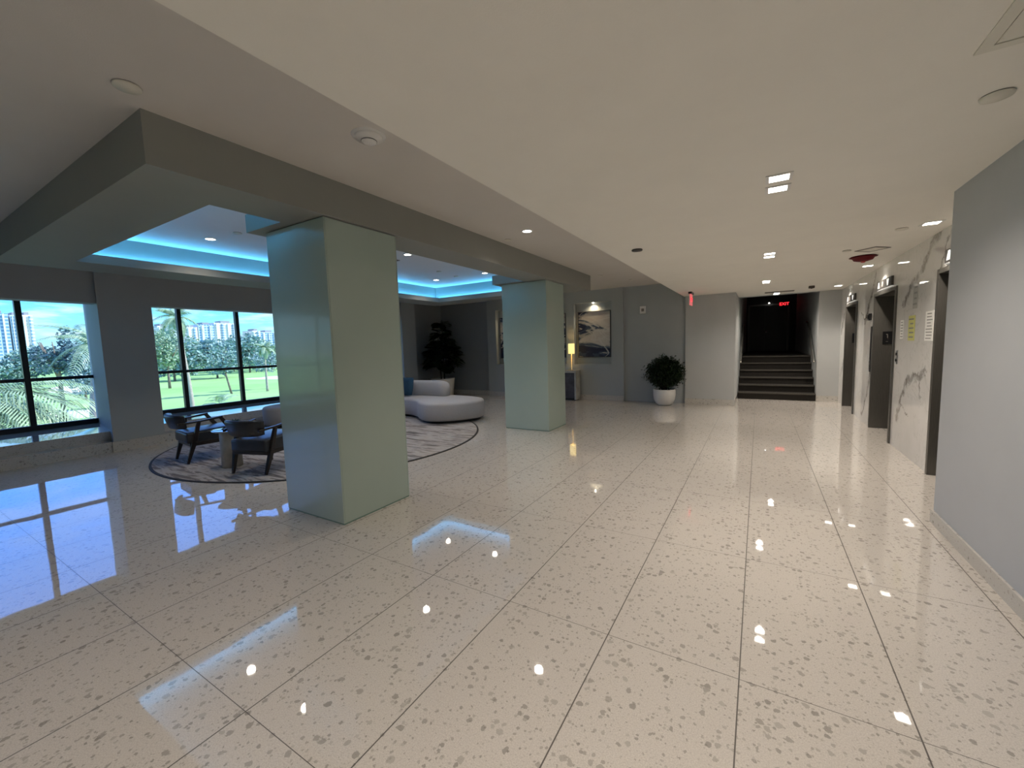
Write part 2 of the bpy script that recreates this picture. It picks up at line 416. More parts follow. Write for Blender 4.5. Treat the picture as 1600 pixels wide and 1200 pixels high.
struct(obj('wall_far_corner', box(-10.9, -7.16, 10.68, 10.95, 0, 2.95), P_DARK), 'dark grey corner wall behind the tall fig tree', 'wall')
struct(obj('baseboard_far_corner', box(-9.1, -7.16, 10.665, 10.68, 0, .13), TERR))
struct(obj('wall_rear', box(-10.9, 1.6, -4.4, -4.0, 0, 3.2), P_WALL))

# window wall: piers, headers, low curbs
def prism(pts, z0, z1):
    bm = bmesh.new(); lo = [bm.verts.new((p[0], p[1], z0)) for p in pts]; hi = [bm.verts.new((p[0], p[1], z1)) for p in pts]
    bm.faces.new(lo[::-1]); bm.faces.new(hi)
    for k in range(len(pts)): q = (k+1) % len(pts); bm.faces.new((lo[k], lo[q], hi[q], hi[k]))
    return bm
struct(obj('wall_left', prism([(XF, 2.27), (XF, 2.94), (-10.9, 2.88), (-10.9, 2.60)], 0, 2.95), P_WALL), 'deep grey pier between the two windows', 'wall')
struct(obj('wall_left', box(-10.9, XF, 8.66, 9.20, 0, 2.95), P_WALL), 'grey pier at the far end of the second window', 'wall')
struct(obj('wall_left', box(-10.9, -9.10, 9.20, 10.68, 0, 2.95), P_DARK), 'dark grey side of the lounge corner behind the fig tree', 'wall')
for a, b_, lb in ((-4.2, 2.60, 'grey wall above and below the left window'), (2.88, 8.66, 'grey wall above and below the second window')):
    struct(obj('wall_left', box((-9.2, XF-.06, a, b_ if b_ > 3 else 2.3, 2.37, 2.95), (-10.9, -9.2, a, b_, 2.79, 2.95), (-10.9, XW-.06, a, b_, -.3, .31)), P_WALL), lb, 'wall')
for i, (a, b_) in enumerate(((-4.0, 2.27), (2.94, 8.66))):
    lb_ = box((-9.12, -8.87, a, b_, 0, .165)); bx(lb_, XW-.07, -9.12, a, b_+(.32 if i == 0 else 0), 0, .31)
    st = struct(obj(f'trim_{2+i}', lb_, LEDGE), 'stepped terrazzo window ledge', 'ledge')
struct(obj('baseboard_left', box((XF-.0, XF+.018, 2.25, 2.96, 0, .165), (XF, XF+.018, 8.64, 9.22, 0, .165)), TERR))
def window(i, a, b_, mulls):
    w = bpy.data.objects.new(f'window_{i}', None); COL.objects.link(w); w.location = (XW, (a+b_)/2, 0)
    struct(w, 'wide dark framed window ' + ('at the left edge, behind the nearest pier' if i == 1 else 'behind the armchairs, seen between pier and column'), 'window')
    o = (a+b_)/2
    fr = box((-.05, .02, a-o, b_-o, .305, .395), (-.05, .02, a-o, b_-o, 2.76, 2.80), (-.05, .02, a-o, a-o+.03, .39, 2.77), (-.05, .02, b_-o-.02, b_-o, .39, 2.77))
    obj('window_frame', fr, BLACKM, w)
    mm = [a] + mulls + [b_]
    for m_ in mulls: obj('mullion', box(-.06, .03, m_-o-.036, m_-o+.036, .39, 2.77), BLACKM, w)
    obj('transom', box(-.05, .022, a-o, b_-o, 1.15, 1.207), BLACKM, w)
    for p, q in zip(mm, mm[1:]):
        obj('pane', box(-.022, -.014, p-o+.02, q-o-.02, .38, 1.19), GLASS, w)
        obj('pane', box(-.022, -.014, p-o+.02, q-o-.02, 1.20, 2.77), GLASS, w)
window(1, -4.0, 2.60, [1.745-1.14*k for k in range(5, -1, -1)])
window(2, 2.88, 8.66, [3.97+1.14*k for k in range(4)])

# staircase and dark upper hall
HX0, HX1 = -.44, 1.17
stc = thing('staircase', 'dark carpeted staircase rising into an unlit hall', 'stairs', (0, 11.84, 0))
def step_bm(k):
    bm = bmesh.new(); y = .28*k; z = .17*(k+1); ye = y+.285 if k < 5 else 6.84
    bx(bm, HX0+.004, HX1-.004, y, ye, 0 if k < 5 else .6, z-.028)
    bx(bm, HX0+.004, HX1-.004, y-.022, ye, z-.028, z); return bm
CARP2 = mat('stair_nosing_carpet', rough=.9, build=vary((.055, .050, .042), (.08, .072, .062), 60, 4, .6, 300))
for k in range(6):
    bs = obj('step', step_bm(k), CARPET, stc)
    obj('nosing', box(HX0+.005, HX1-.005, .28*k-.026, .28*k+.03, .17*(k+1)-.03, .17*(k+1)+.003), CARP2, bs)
struct(obj('wall_hall_left', box(-.9, HX0, 11.95, 19.3, 0, 3.5), P_WALL))
struct(obj('wall_hall_right', box(HX1, 1.6, 12.1, 19.3, 0, 3.5), P_WALL))
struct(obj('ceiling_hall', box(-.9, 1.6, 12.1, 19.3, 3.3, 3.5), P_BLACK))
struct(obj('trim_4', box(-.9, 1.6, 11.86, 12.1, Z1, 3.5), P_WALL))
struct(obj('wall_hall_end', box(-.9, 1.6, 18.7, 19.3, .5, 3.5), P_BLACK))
dd = bpy.data.objects.new('door_4', None); COL.objects.link(dd); dd.location = (.27, 18.7, 1.02)
struct(dd, 'dark double door at the end of the upper hall', 'door')
DOORM = mat('door_black', (.012, .012, .013), .4); DTR = mat('door_frame_dark', (.25, .25, .24), .5)
obj('door_frame', box((-.66, -.60, -.05, 0, 0, 1.78), (.62, .68, -.05, 0, 0, 1.78), (-.66, .68, -.05, 0, 1.72, 1.78)), DTR, dd)
for s in (-1, 1): 
    lf = obj('door_leaf', box(-.60 if s < 0 else -.085, -.095 if s < 0 else .62, -.03, 0, 0, 1.72), DOORM, dd)
obj('door_knob', lathed([(0, -.035), (.03, -.03), (.04, 0), (.03, .03), (0, .035)], 16, (-.04, -.08)), BRUSHED, dd, True).location = (0, 0, .72)
def rail(x, sx, label):
    t = thing('handrail', label, 'handrail', (x, 11.9, 0), 0, None)
    bm = bmesh.new(); tube(bm, [(0, 0, .92), (0, .12, .93), (0, 1.7, 1.89), (0, 2.1, 1.92)], .022, 10)
    obj('rail', bm, mat('handrail_steel', (.62, .60, .55), .25, .9), t, True)
    for yy, zz in ((.25, 1.0), (1.5, 1.76)):
        bm = bmesh.new(); tube(bm, [(0, yy, zz), (0, yy, zz-.06), (sx*.05, yy, zz-.07)], .009, 8); obj('bracket', bm, BRUSHED, t, True)
rail(1.115, 1, 'sloping metal handrail on the right wall of the staircase')
rail(-.39, -1, 'sloping metal handrail on the left wall of the staircase')

# ------------------------------------------------------------------ COLUMNS
def column(x0, x1, y0, y1, label):
    cx, cy = (x0+x1)/2, (y0+y1)/2; hx, hy = (x1-x0)/2, (y1-y0)/2
    t = thing('column', label, 'column', (cx, cy, 0), 0)
    obj('core', box(-hx+.02, hx-.02, -hy+.02, hy-.02, 0, 2.6), P_WALL, t)
    g_ = .0015
    for b_ in ((-hx+.02, hx-.02+.02, -hy, -hy+.012), (-hx+.02, hx-.0, hy-.012, hy)):
        obj('glass_panel', box(b_[0]-.02, b_[1], b_[2], b_[3], .012, 2.592), COLG, t, bevel=.003)
    for a in (-hx, hx-.012):
        obj('glass_panel', box(a, a+.012, -hy+.013, hy-.013, .012, 2.592), COLG, t, bevel=.003)
    obj('base_strip', box((-hx+.004, hx-.004, -hy+.004, hy-.004, 0, .012)), COLE, t)
    return t
column(-3.88, -3.045, 2.18, 2.96, 'large square column clad in pale aqua glass, the nearer one')
column(-3.98, -3.10, 6.36, 7.09, 'square pale aqua glass column farther back, beside the picture niches')
# capitals: the soffit widens round each column
for (x0, y0, y1), w in (((-4.03, 2.09, 3.05), 'nearer'), ((-4.12, 6.27, 7.18), 'farther')):
    struct(obj('trim_5' if w == 'nearer' else 'trim_6', box((x0, -3.48, y0, y1, 2.602, 2.76)), P_BEAM), f'grey square soffit collar over the {w} glass column', 'soffit')

# ------------------------------------------------------------------ CEILING FIXTURES
def fixture_square(loc, rz, label, grp, offs=(-.115, .115)):
    t = thing('downlight', label, 'ceiling light', loc, rz, grp)
    for c in offs:
        fr = box((-.075, .075, c-.075, c-.055, -.006, .0), (-.075, .075, c+.055, c+.075, -.006, .0), (-.075, -.055, c-.055, c+.055, -.006, 0), (.055, .075, c-.055, c+.055, -.006, 0))
        obj('trim_ring', fr, WHITEP, t); obj('lens', box(-.055, .055, c-.055, c+.055, -.004, .0), LENS, t)
    wash = len(offs) == 1
    for c in offs: light('bulb', 'SPOT', (0, c, -.012), K_DOWN*(.75 if wash else .5), WARM, t, spot_size=math.radians(118 if wash else 150), spot_blend=1.0, shadow_soft_size=.035)
    return t
G1 = 'square twin downlights along the corridor centre'; G2 = 'square twin downlights in front of the elevators'
cen = [(.09, 3.42, 'nearest big square twin downlight in the corridor ceiling'), (.09, 6.22, 'second square twin downlight from the front along the corridor centre'),
       (.09, 9.05, 'third square twin downlight along the corridor centre, before the ceiling vent'), (.33, 11.62, 'small twin downlight right above the staircase opening'),
       (.09, .55, 'twin downlight overhead of the viewer'), (.09, -2.3, 'twin downlight behind the viewer')]
d0 = None
for x, y, lb in cen:
    if d0 is None: d0 = fixture_square((x, y, Z1), 0, lb, G1)
    else: dup(d0, (x, y, Z1), 0, lb, G1)
for x, y, lb in ((1.38, 5.50, 'square downlight before the nearest elevator, close to the marble wall'), (1.38, 8.18, 'square downlight before the middle elevator, close to the marble wall'), (1.38, 10.9, 'square downlight before the farthest elevator, close to the marble wall')):
    if y < 6: dr = fixture_square((x, y, Z1), 0, lb, G2, (0,))
    else: dup(dr, (x, y, Z1), 0, lb, G2)
def fixture_round(loc, label, grp, k=1.0):
    t = thing('round_downlight', label, 'ceiling light', loc, 0, grp)
    obj('trim_ring', lathed([(.052, 0), (.052, -.005), (.072, -.006), (.075, 0)], 28), WHITEP, t, True)
    obj('lens', lathed([(0, -.004), (.052, -.004), (.052, 0)], 28), LENS, t)
    light('bulb', 'SPOT', (0, 0, -.03), K_DOWN*k, (1, .88, .74), t, spot_size=math.radians(140), spot_blend=1.0, shadow_soft_size=.05)
    return t
r0 = fixture_round((-2.47, 4.58, Z2), 'round downlight in the high ceiling beside the soffit beam', 'round downlight by the beam', .6)
tray = [(-6.12, 2.72), (-4.82, 2.72), (-6.12, 4.92), (-4.82, 4.92), (-6.12, 7.08), (-4.82, 7.08)]
tl = ['left front', 'right front, above the near column', 'left middle, behind the near column', 'right middle', 'left rear, before the blue cove corner', 'right rear, beside the far column']
r1 = None
for (x, y), l in zip(tray, tl):
    lb = f'round downlight in the tray ceiling, {l}'
    if r1 is None: r1 = fixture_round((x, y, Z3), lb, 'round downlights in the tray ceiling', .28)
    else: dup(r1, (x, y, Z3), 0, lb)
dup(r0, (-2.47, -.6, Z2), 0, 'round downlight in the high ceiling behind the viewer')
def cap(loc, r, label, m=WHITEP, drop=.012, cat='ceiling cap', name='sprinkler_cap', grp=None):
    t = thing(name, label, cat, loc, 0, grp)
    obj('plate', lathed([(0, -drop), (r*.96, -drop), (r, -drop*.5), (r, -.003)], 32), m, t, True)
    obj('shadow_gap', lathed([(r*.94, -.003), (r*.94, 0), (0, 0)], 32), BLACKP, t)
    return t
CAPM = mat('cap_ceiling_colour', (.66, .64, .56), .6)
cap((.88, 2.77, Z1), .055, 'round sprinkler cap under the corner ceiling hatch', CAPM)
cap((-2.83, .94, Z2), .06, 'round sprinkler cap at upper left above the beam corner', CAPM)
cap((1.19, 5.59, Z1), .05, 'round sprinkler cap beside the first elevator downlight', CAPM)
cap((.90, 6.55, Z1), .045, 'round sprinkler cap left of the red alarm', CAPM)
cap((-2.87, 4.78, Z2), .045, 'small round sprinkler cap touching the soffit beam', CAPM)
cap((-2.84, 8.4, Z2), .045, 'tiny sprinkler cap past the far end of the beam', CAPM)
cap((-2.49, 9.44, Z2), .045, 'tiny sprinkler cap before the picture wall', CAPM)
cap((-5.57, 2.78, Z3), .05, 'sprinkler cap beside the left front tray downlight', CAPM)
cap((-5.40, 6.34, Z3), .05, 'sprinkler cap in the middle of the tray ceiling', CAPM)
cap((-5.50, 7.0, Z3), .05, 'sprinkler cap between the two rear tray downlights', CAPM)
cap((-1.2, 4.82, Z1), .06, 'dark round speaker disc in the low ceiling edge', mat('dark_disc', (.06, .05, .045), .5), .015, 'ceiling speaker', 'ceiling_speaker')
sd = thing('smoke_detector', 'white smoke detector on the high ceiling above the beam', 'smoke detector', (-2.22, 1.97, Z2))
obj('base_plate', lathed([(.0, -.008), (.105, -.008), (.11, 0)], 36), WHITEP, sd, True)
obj('detector_head', lathed([(.09, -.008), (.085, -.022), (.05, -.03), (.046, -.045), (.03, -.05), (0, -.05)], 32), WHITEP, sd, True)
obj('vent_ring', lathed([(.049, -.034), (.051, -.036), (.049, -.038)], 32), BLACKP, sd, True)
al = thing('fire_alarm', 'dark red round fire alarm hanging under the corridor ceiling', 'alarm', (1.16, 7.18, Z1))
obj('alarm_body', lathed([(.13, 0), (.15, -.012), (.12, -.02), (.10, -.05), (.05, -.065), (0, -.067)], 32), REDP, al, True)
obj('lamp', lathed([(.03, -.066), (.02, -.08), (0, -.084)], 16), mat('alarm_lamp', (.4, .05, .05), .2), al, True)
sp = thing('ceiling_grille', 'square white ceiling plate with dark outline beside the red alarm', 'ceiling plate', (1.16, 6.66, Z1), PI/4)
obj('frame', box((-.12, .12, -.12, -.10, -.008, 0), (-.12, .12, .10, .12, -.008, 0), (-.12, -.10, -.1, .1, -.008, 0), (.10, .12, -.1, .1, -.008, 0)), GREYP, sp)
obj('panel', box(-.10, .10, -.10, .10, -.005, 0), CAPM, sp)
def grille(name, loc, w, d, n, label, m=GREYP, cat='vent'):
    t = thing(name, label, cat, loc)
    obj('frame', box((-w/2, w/2, -d/2, -d/2+.012, -.008, 0), (-w/2, w/2, d/2-.012, d/2, -.008, 0), (-w/2, -w/2+.012, -d/2, d/2, -.008, 0), (w/2-.012, w/2, -d/2, d/2, -.008, 0)), m, t)
    for k in range(n):
        y = -d/2 + d*(k+.5)/n; obj('slat', box(-w/2+.012, w/2-.012, y-.006, y+.006, -.006, -.001), m, t)
    obj('backing', box(-w/2+.01, w/2-.01, -d/2+.01, d/2-.01, -.001, 0), mat('vent_dark', (.09, .08, .07), .7), t)
grille('ceiling_vent', (.37, 11.2, Z1), .56, .20, 5, 'long slotted air vent in the ceiling before the staircase')
grille('ceiling_vent', (-5.5, 5.1, Z3), .55, .10, 2, 'slim dark air slot in the tray ceiling beside the near column')
ah = thing('access_hatch', 'square flush access hatch in the ceiling at upper right', 'ceiling hatch', (1.0, 2.0, Z1))
obj('frame', box((-.33, .33, -.33, -.29, -.006, 0), (-.33, .33, .29, .33, -.006, 0), (-.33, -.29, -.29, .29, -.006, 0), (.29, .33, -.29, .29, -.006, 0)), CAPM, ah)
obj('panel', box(-.285, .285, -.285, .285, -.004, 0), CAPM, ah)
ms = thing('motion_sensor', 'small dark box sensor under the ceiling near the stairs', 'sensor', (.90, 10.5, Z1))
obj('housing', box(-.05, .05, -.05, .05, -.05, 0), mat('sensor_brown', (.06, .045, .035), .5), ms, bevel=.01); obj('eye', lathed([(.02, -.05), (.015, -.058), (0, -.06)], 16), BLACKP, ms)

# cove LEDs
for (x0, x1, y0, y1) in ((-6.93, -6.88, 1.3, 7.95), (-3.27, -3.22, 1.3, 7.95), (-6.85, -3.3, 7.93, 7.98), (-6.85, -3.3, 1.27, 1.32)):
    cx, cy = (x0+x1)/2, (y0+y1)/2
    w = {(-6.93): 'window', (-3.27): 'corridor'}.get(x0, 'far' if y0 > 5 else 'near')
    t = thing('led_strip', f'blue glowing light strip in the cove on its {w} side', 'light strip', (cx, cy, 2.705), 0, None)
    obj('strip', box(x0-cx, x1-cx, y0-cy, y1-cy, 0, .012), LED, t)
    L = max(x1-x0, y1-y0)
    light('glow', 'AREA', (0, 0, .02), 9.0*L*K_COVE, (.10, .50, 1.0), t, rot=(PI, 0, 0), shape='RECTANGLE', size=x1-x0, size_y=y1-y0)

# ------------------------------------------------------------------ EXIT SIGNS
ex = thing('exit_sign', 'red lit exit sign over the dark double door', 'sign', (.78, 18.655, 2.76))
obj('housing', box(-.15, .15, -.03, .045, -.09, .09), BLACKP, ex)
text_obj('lettering', 'EXIT', .15, REDL, Matrix.Translation((0, -.034, 0)) @ Matrix.Rotation(PI/2, 4, 'X'), ex)
ex2 = thing('exit_sign', 'edge lit red acrylic exit sign hanging from the ceiling near the bushy plant', 'sign', (-1.28, 9.75, Z1))
obj('canopy', box((-.035, .035, -.16, .16, -.045, 0)), BLACKP, ex2, bevel=.004)
obj('acrylic_panel', box(-.012, .012, -.15, .15, -.28, -.045), ACRY, ex2, bevel=.002)
for s in (-1, 1):
    text_obj('lettering', 'EXIT', .12, REDL, Matrix.Translation((s*.014, 0, -.165)) @ Matrix.Rotation(s*PI/2, 4, 'Z') @ Matrix.Rotation(PI/2, 4, 'X'), ex2, .002)
el = thing('emergency_light', 'tiny white emergency light glowing in the dark hall', 'light', (.30, 18.54, 2.82))
obj('lamp_head', lathed([(0, -.02), (.025, -.014), (.028, .0), (.02, .02), (0, .025)], 16), mat('emergency_lens', (1, 1, 1), emit=(1, .97, .9), estr=4), el, True)
obj('mount', box(-.02, .02, 0, .16, .02, .05), BLACKP, el)

# ------------------------------------------------------------------ THINGS ON THE MARBLE WALL
def note(name, y0, y1, z0, z1, m, label, rows, cat='notice', seed=0):
    t = thing(name, label, cat, (1.58, (y0+y1)/2, (z0+z1)/2)); hy, hz = abs(y1-y0)/2, (z1-z0)/2
    obj('sheet', box(-.004, 0, -hy, hy, -hz, hz), m, t)
    rnd = random.Random(seed); bm = bmesh.new()
    for k in range(rows):
        z = hz - (k+.8)*2*hz/(rows+.6); w = hy*rnd.uniform(.45, .8); c = rnd.uniform(-.1, .1)*hy
        bx(bm, -.0052, -.004, c-w, c+w, z-.28*hz/rows, z+.28*hz/rows)
    obj('printing', bm, INK, t)
note('paper_notice', 7.24, 7.10, 1.44, 1.68, PAPER, 'white printed notice just right of the middle elevator', 6, seed=1)
note('paper_notice', 6.90, 6.66, 1.42, 1.72, PAPERY, 'yellow printed notice on the marble wall', 5, seed=2)
note('paper_notice', 6.30, 6.05, 1.42, 1.74, PAPER, 'white printed notice nearest the first elevator doorway', 9, seed=3)
note('wall_sign', 6.78, 6.60, 1.80, 2.10, FROST, 'translucent sign plate above the yellow notice', 4, 'sign', 4)
cb = thing('call_button', 'elevator call button plate right of the middle doorway', 'button panel', (1.58, 7.32, 1.2))
obj('plate', box(-.008, 0, -.035, .035, -.09, .09), BRUSHED, cb)
for z in (.04, -.04):
    bt = bmesh.new(); lathe(bt, [(0, .012), (.018, .012), (.02, 0)], 16); bt.transform(Matrix.Translation((-.008, 0, z)) @ Matrix.Rotation(-PI/2, 4, 'Y')); obj('button', bt, BLACKP, cb)
ks = thing('fire_service_box', 'small black square box left of the middle elevator doorway', 'control box', (1.58, 8.93, 1.80))
obj('housing', box(-.04, 0, -.06, .06, -.055, .055), BLACKP, ks, bevel=.004); obj('lens', box(-.043, -.04, -.03, .03, -.03, .03), mat('dark_lens', (.02, .02, .02), .1), ks)
kp = thing('control_panel', 'tall narrow black control strip left of the middle elevator', 'control panel', (1.58, 8.84, 1.27))
obj('plate', box(-.012, 0, -.03, .03, -.37, .37), BLACKP, kp, bevel=.003)
for z in (-.30, -.24, -.18): obj('key_switch', box(-.018, -.012, -.012, .012, z-.012, z+.012), BRUSHED, kp)
th = thing('wall_speaker', 'small square white strobe plate high on the recessed wall', 'wall plate', (-2.50, 10.60, 2.30))
obj('plate', box(-.07, .07, -.03, 0, -.09, .09), WHITEP, th, bevel=.006); obj('lens', box(-.03, .035, -.045, -.03, -.04, .03), GREYP, th, bevel=.004)

# ------------------------------------------------------------------ PICTURES IN THE NICHES
def artm(seed):
    def f(g, b):
        v = g.coord(); x, y, z = g.sep(v)
        p = g.vmath('ADD', g.vmath('MULTIPLY', v, (1.0, 1.0, 2.2)), (seed*3.7, 0, seed*1.3))
        n = g.noise(p, 1.15, 4, .50, 1.3); n2 = g.noise(g.vmath('ADD', p, (5, 5, 5)), .9, 3, .5, 1.8)
        # dark strokes gather low and to the left, the top stays cream
        w = g.math('ADD', g.math('MULTIPLY', n, 1.5), g.math('ADD', g.math('MULTIPLY', z, .24), g.math('SUBTRACT', g.math('MULTIPLY', x, .12), .085)))
        c = g.ramp(w, [(0, (.010, .014, .045)), (.60, (.012, .018, .055)), (.63, (.05, .07, .12)), (.67, (.03, .05, .10)), (.71, (.13, .16, .20)), (.735, (.40, .385, .37)), (.78, (.33, .31, .30)), (.82, (.58, .54, .50)), (1, (.52, .46, .43))])
        st = g.math('SUBTRACT', 1.0, g.sstep(g.math('ABSOLUTE', g.math('SUBTRACT', n2, .5)), .01, .03))
        c = g.mix(g.math('MULTIPLY', st, .7), c, (.62, .59, .56))
        g.put(b.inputs['Base Color'], c); bump(g, b, g.noise(v, 60, 3), .3, .003)
    return f
def picture(x0, x1, seed, where):
    cx = (x0+x1)/2; hw = (x1-x0)/2
    t = thing('framed_painting', f'framed abstract painting in navy, grey and cream, {where}', 'painting', (cx, 10.70, 1.75), 0, 'niche paintings')
    obj('canvas', box(-hw, hw, -.02, 0, -.6, .6), mat(f'painting_{seed}', rough=.6, build=artm(seed)), t)
    obj('frame', box((-hw-.015, -hw, -.04, 0, -.615, .615), (hw, hw+.015, -.04, 0, -.615, .615), (-hw-.015, hw+.015, -.04, 0, .6, .615), (-hw-.015, hw+.015, -.04, 0, -.615, -.6)), mat('frame_dark_silver', (.13, .12, .11), .3, .7), t)
picture(-4.24, -3.36, 1.0, 'right of the table lamp')
picture(-5.51, -4.63, 2.3, 'middle niche, mostly behind the column')
picture(-6.77, -5.89, 4.1, 'in the niche left of the far column')
for x, lb in ((-3.80, 'right niche, above the visible painting'), (-5.07, 'middle niche behind the far column'), (-6.33, 'left niche')):
    t = thing('picture_light', f'tiny warm spotlight at the top of the {lb}', 'picture light', (x, 10.63, 2.59), 0, 'niche spotlights')
    obj('lamp_head', lathed([(0, -.022), (.022, -.02), (.026, 0)], 16), mat('spot_lens', (1, 1, 1), emit=(1, .9, .7), estr=14), t, True)
    light('bulb', 'SPOT', (0, 0, -.035), 13, (1, .80, .52), t, spot_size=math.radians(150), spot_blend=.9, shadow_soft_size=.02)

# ------------------------------------------------------------------ CONSOLE AND LAMPS
cs = thing('console_table', 'stone console table with slab sides behind the far column', 'console table', (-5.06, 10.36, 0))
obj('tabletop', box(-.91, .91, -.15, .15, .74, .80), CONS, cs, bevel=.003)
for s in (-1, 1): obj('side_slab', box(s*.91-.05*(s > 0), s*.91+.05*(s < 0), -.15, .15, .02, .74), CONS, cs, bevel=.003)
obj('back_panel', box(-.86, .86, -.10, .13, .06, .74), CONSD, cs); obj('plinth', box(-.88, .88, -.12, .12, 0, .06), PLINTH, cs)
def lamp(x, label):
    t = thing('table_lamp', label, 'table lamp', (x, 10.36, .80), 0, 'console lamps')
    obj('base', lathed([(0, 0), (.06, 0), (.06, .015), (.012, .02), (.010, .47), (0, .47)], 24), mat('lamp_base_brass', (.45, .38, .24), .3, .9), t, True)
    obj('lamp_shade', lathed([(.085, .45), (.083, .72), (.080, .72), (.082, .45), (.085, .45)], 32), SHADE, t, True)
    light('bulb', 'POINT', (0, 0, .6), 3.5, (1, .70, .34), t, shadow_soft_size=.03)
lamp(-4.33, 'slim table lamp with glowing yellow shade on the right end of the console')
lamp(-5.79, 'slim table lamp with glowing yellow shade behind the far column')

# ------------------------------------------------------------------ RUG
rg = thing('round_rug', 'large round rug with streaked grey and beige strokes under the lounge seats', 'rug', (-6.41, 4.56, 0))
obj('pile', lathed([(2.485, 0), (2.485, .011), (0, .011)], 128), RUG, rg)
obj('binding', lathed([(2.487, 0), (2.487, .012), (2.515, .010), (2.517, 0)], 128), RUGE, rg)

# ------------------------------------------------------------------ SOFA
RC = Vector((-6.41, 4.56))
def catmull(pts, n=6):
    out = []; N = len(pts)
    for i in range(N):
        p0, p1, p2, p3 = [Vector(pts[(i+k-1) % N]) for k in range(4)]
        for k in range(n):
            t = k/n; out.append(.5*((2*p1) + (p2-p0)*t + (2*p0-5*p1+4*p2-p3)*t*t + (3*p1-p0-3*p2+p3)*t**3))
    return out
def pol(a, r): return (r*math.cos(math.radians(a)), r*math.sin(math.radians(a)))
outline = catmull([pol(*q) for q in ((58, 1.72), (71, 1.64), (85, 1.83), (100, 1.98), (125, 2.0), (150, 1.92), (158, 1.74), (170, 1.60), (181, 1.70), (184, 2.02), (179, 2.36), (167, 2.52), (150, 2.66), (125, 2.80), (95, 2.78), (78, 2.92), (64, 2.98), (55.5, 2.72), (52.5, 2.2))], 6)
def inset(pts, d):
    N = len(pts); A = sum(pts[i].cross(pts[(i+1) % N]) if False else pts[i].x*pts[(i+1)%N].y - pts[(i+1)%N].x*pts[i].y for i in range(N)); s = 1 if A > 0 else -1
    out = []
    for i in range(N):
        t = (pts[(i+1) % N]-pts[i-1]).normalized(); out.append(pts[i] + Vector((-t.y, t.x))*s*d)
    return out
def outline_solid(pts, prof):
    bm = bmesh.new(); rings = [[bm.verts.new((q.x, q.y, z)) for q in inset(pts, d)] for d, z in prof]
    N = len(pts)
    for a, b_ in zip(rings, rings[1:]):
        for i in range(N): bm.faces.new((a[i], a[(i+1) % N], b_[(i+1) % N], b_[i]))
    bm.faces.new(rings[0][::-1]); f = bm.faces.new(rings[-1])
    bmesh.ops.triangulate(bm, faces=[f])
    return bm
so = thing('curved_sofa', 'pale grey serpentine sofa with rounded ends curving round the rug', 'sofa', (RC.x, RC.y, .0135))
obj('plinth', outline_solid(outline, [(.09, 0), (.09, .06)]), PLINTH, so)
obj('seat', outline_solid(outline, [(.02, .055), (0, .08), (0, .36), (.012, .385), (.035, .402), (.07, .41), (.2, .415)]), FABRIC, so, True)
def sofa_back():
    bm = bmesh.new(); rings = []; a0, a1, n = 81, 146, 40
    for i in range(n+1):
        a = a0 + (a1-a0)*i/n; e = min(i, n-i)/n
        q_ = 1-min(1, e*11); k = max(.15, math.sqrt(1-q_*q_)); r = 2.62; w = .15*(.35+.65*k); h = .36*(.55+.45*k)
        ring = []
        for m_ in range(14):
            th = 2*PI*m_/14; cx = math.copysign(abs(math.cos(th))**.55, math.cos(th))*w; cz = math.copysign(abs(math.sin(th))**.45, math.sin(th))*h/2
            zz = .39 + h/2 + cz; rr = r + cx + (zz-.39)*.12
            p = pol(a, rr); ring.append(bm.verts.new((p[0], p[1], zz)))
        rings.append(ring)
    for p, q in zip(rings, rings[1:]):
        for k in range(14): bm.faces.new((p[k], p[(k+1) % 14], q[(k+1) % 14], q[k]))
    bm.faces.new(rings[0][::-1]); bm.faces.new(rings[-1]); return bm
obj('backrest', sofa_back(), FABRIC, so, True)
def pillow_bm(w, h, d):
    bm = bmesh.new(); n = 10; g2 = {}
    for s in (1, -1):
        for i in range(n+1):
            for j in range(n+1):
                u, v = i/n*2-1, j/n*2-1
                if s == -1 and (i in (0, n) or j in (0, n)): g2[(s, i, j)] = g2[(1, i, j)]; continue
                t = max(0, (1-u**4)*(1-v**4))**.5*d/2; pin = 1-.07*(u*u*v*v) - .05*(1-abs(u))*(abs(v) > .9)
                g2[(s, i, j)] = bm.verts.new((u*w/2*(1-.06*(1-v*v)*0)*pin, s*t, v*h/2*pin))
    for s in (1, -1):
        for i in range(n):
            for j in range(n):
                f = [g2[(s, i, j)], g2[(s, i+1, j)], g2[(s, i+1, j+1)], g2[(s, i, j+1)]]
                bm.faces.new(f if s == 1 else f[::-1])
    return bm
pl = obj('throw_pillow', pillow_bm(.46, .44, .15), PILLOW, None, True); tag(pl, 'teal blue square cushion leaning on the sofa back', 'cushion')
px, py = pol(104, 2.30); pl.location = (RC.x+px, RC.y+py, .655); pl.rotation_euler = (-.28, 0, math.radians(14))

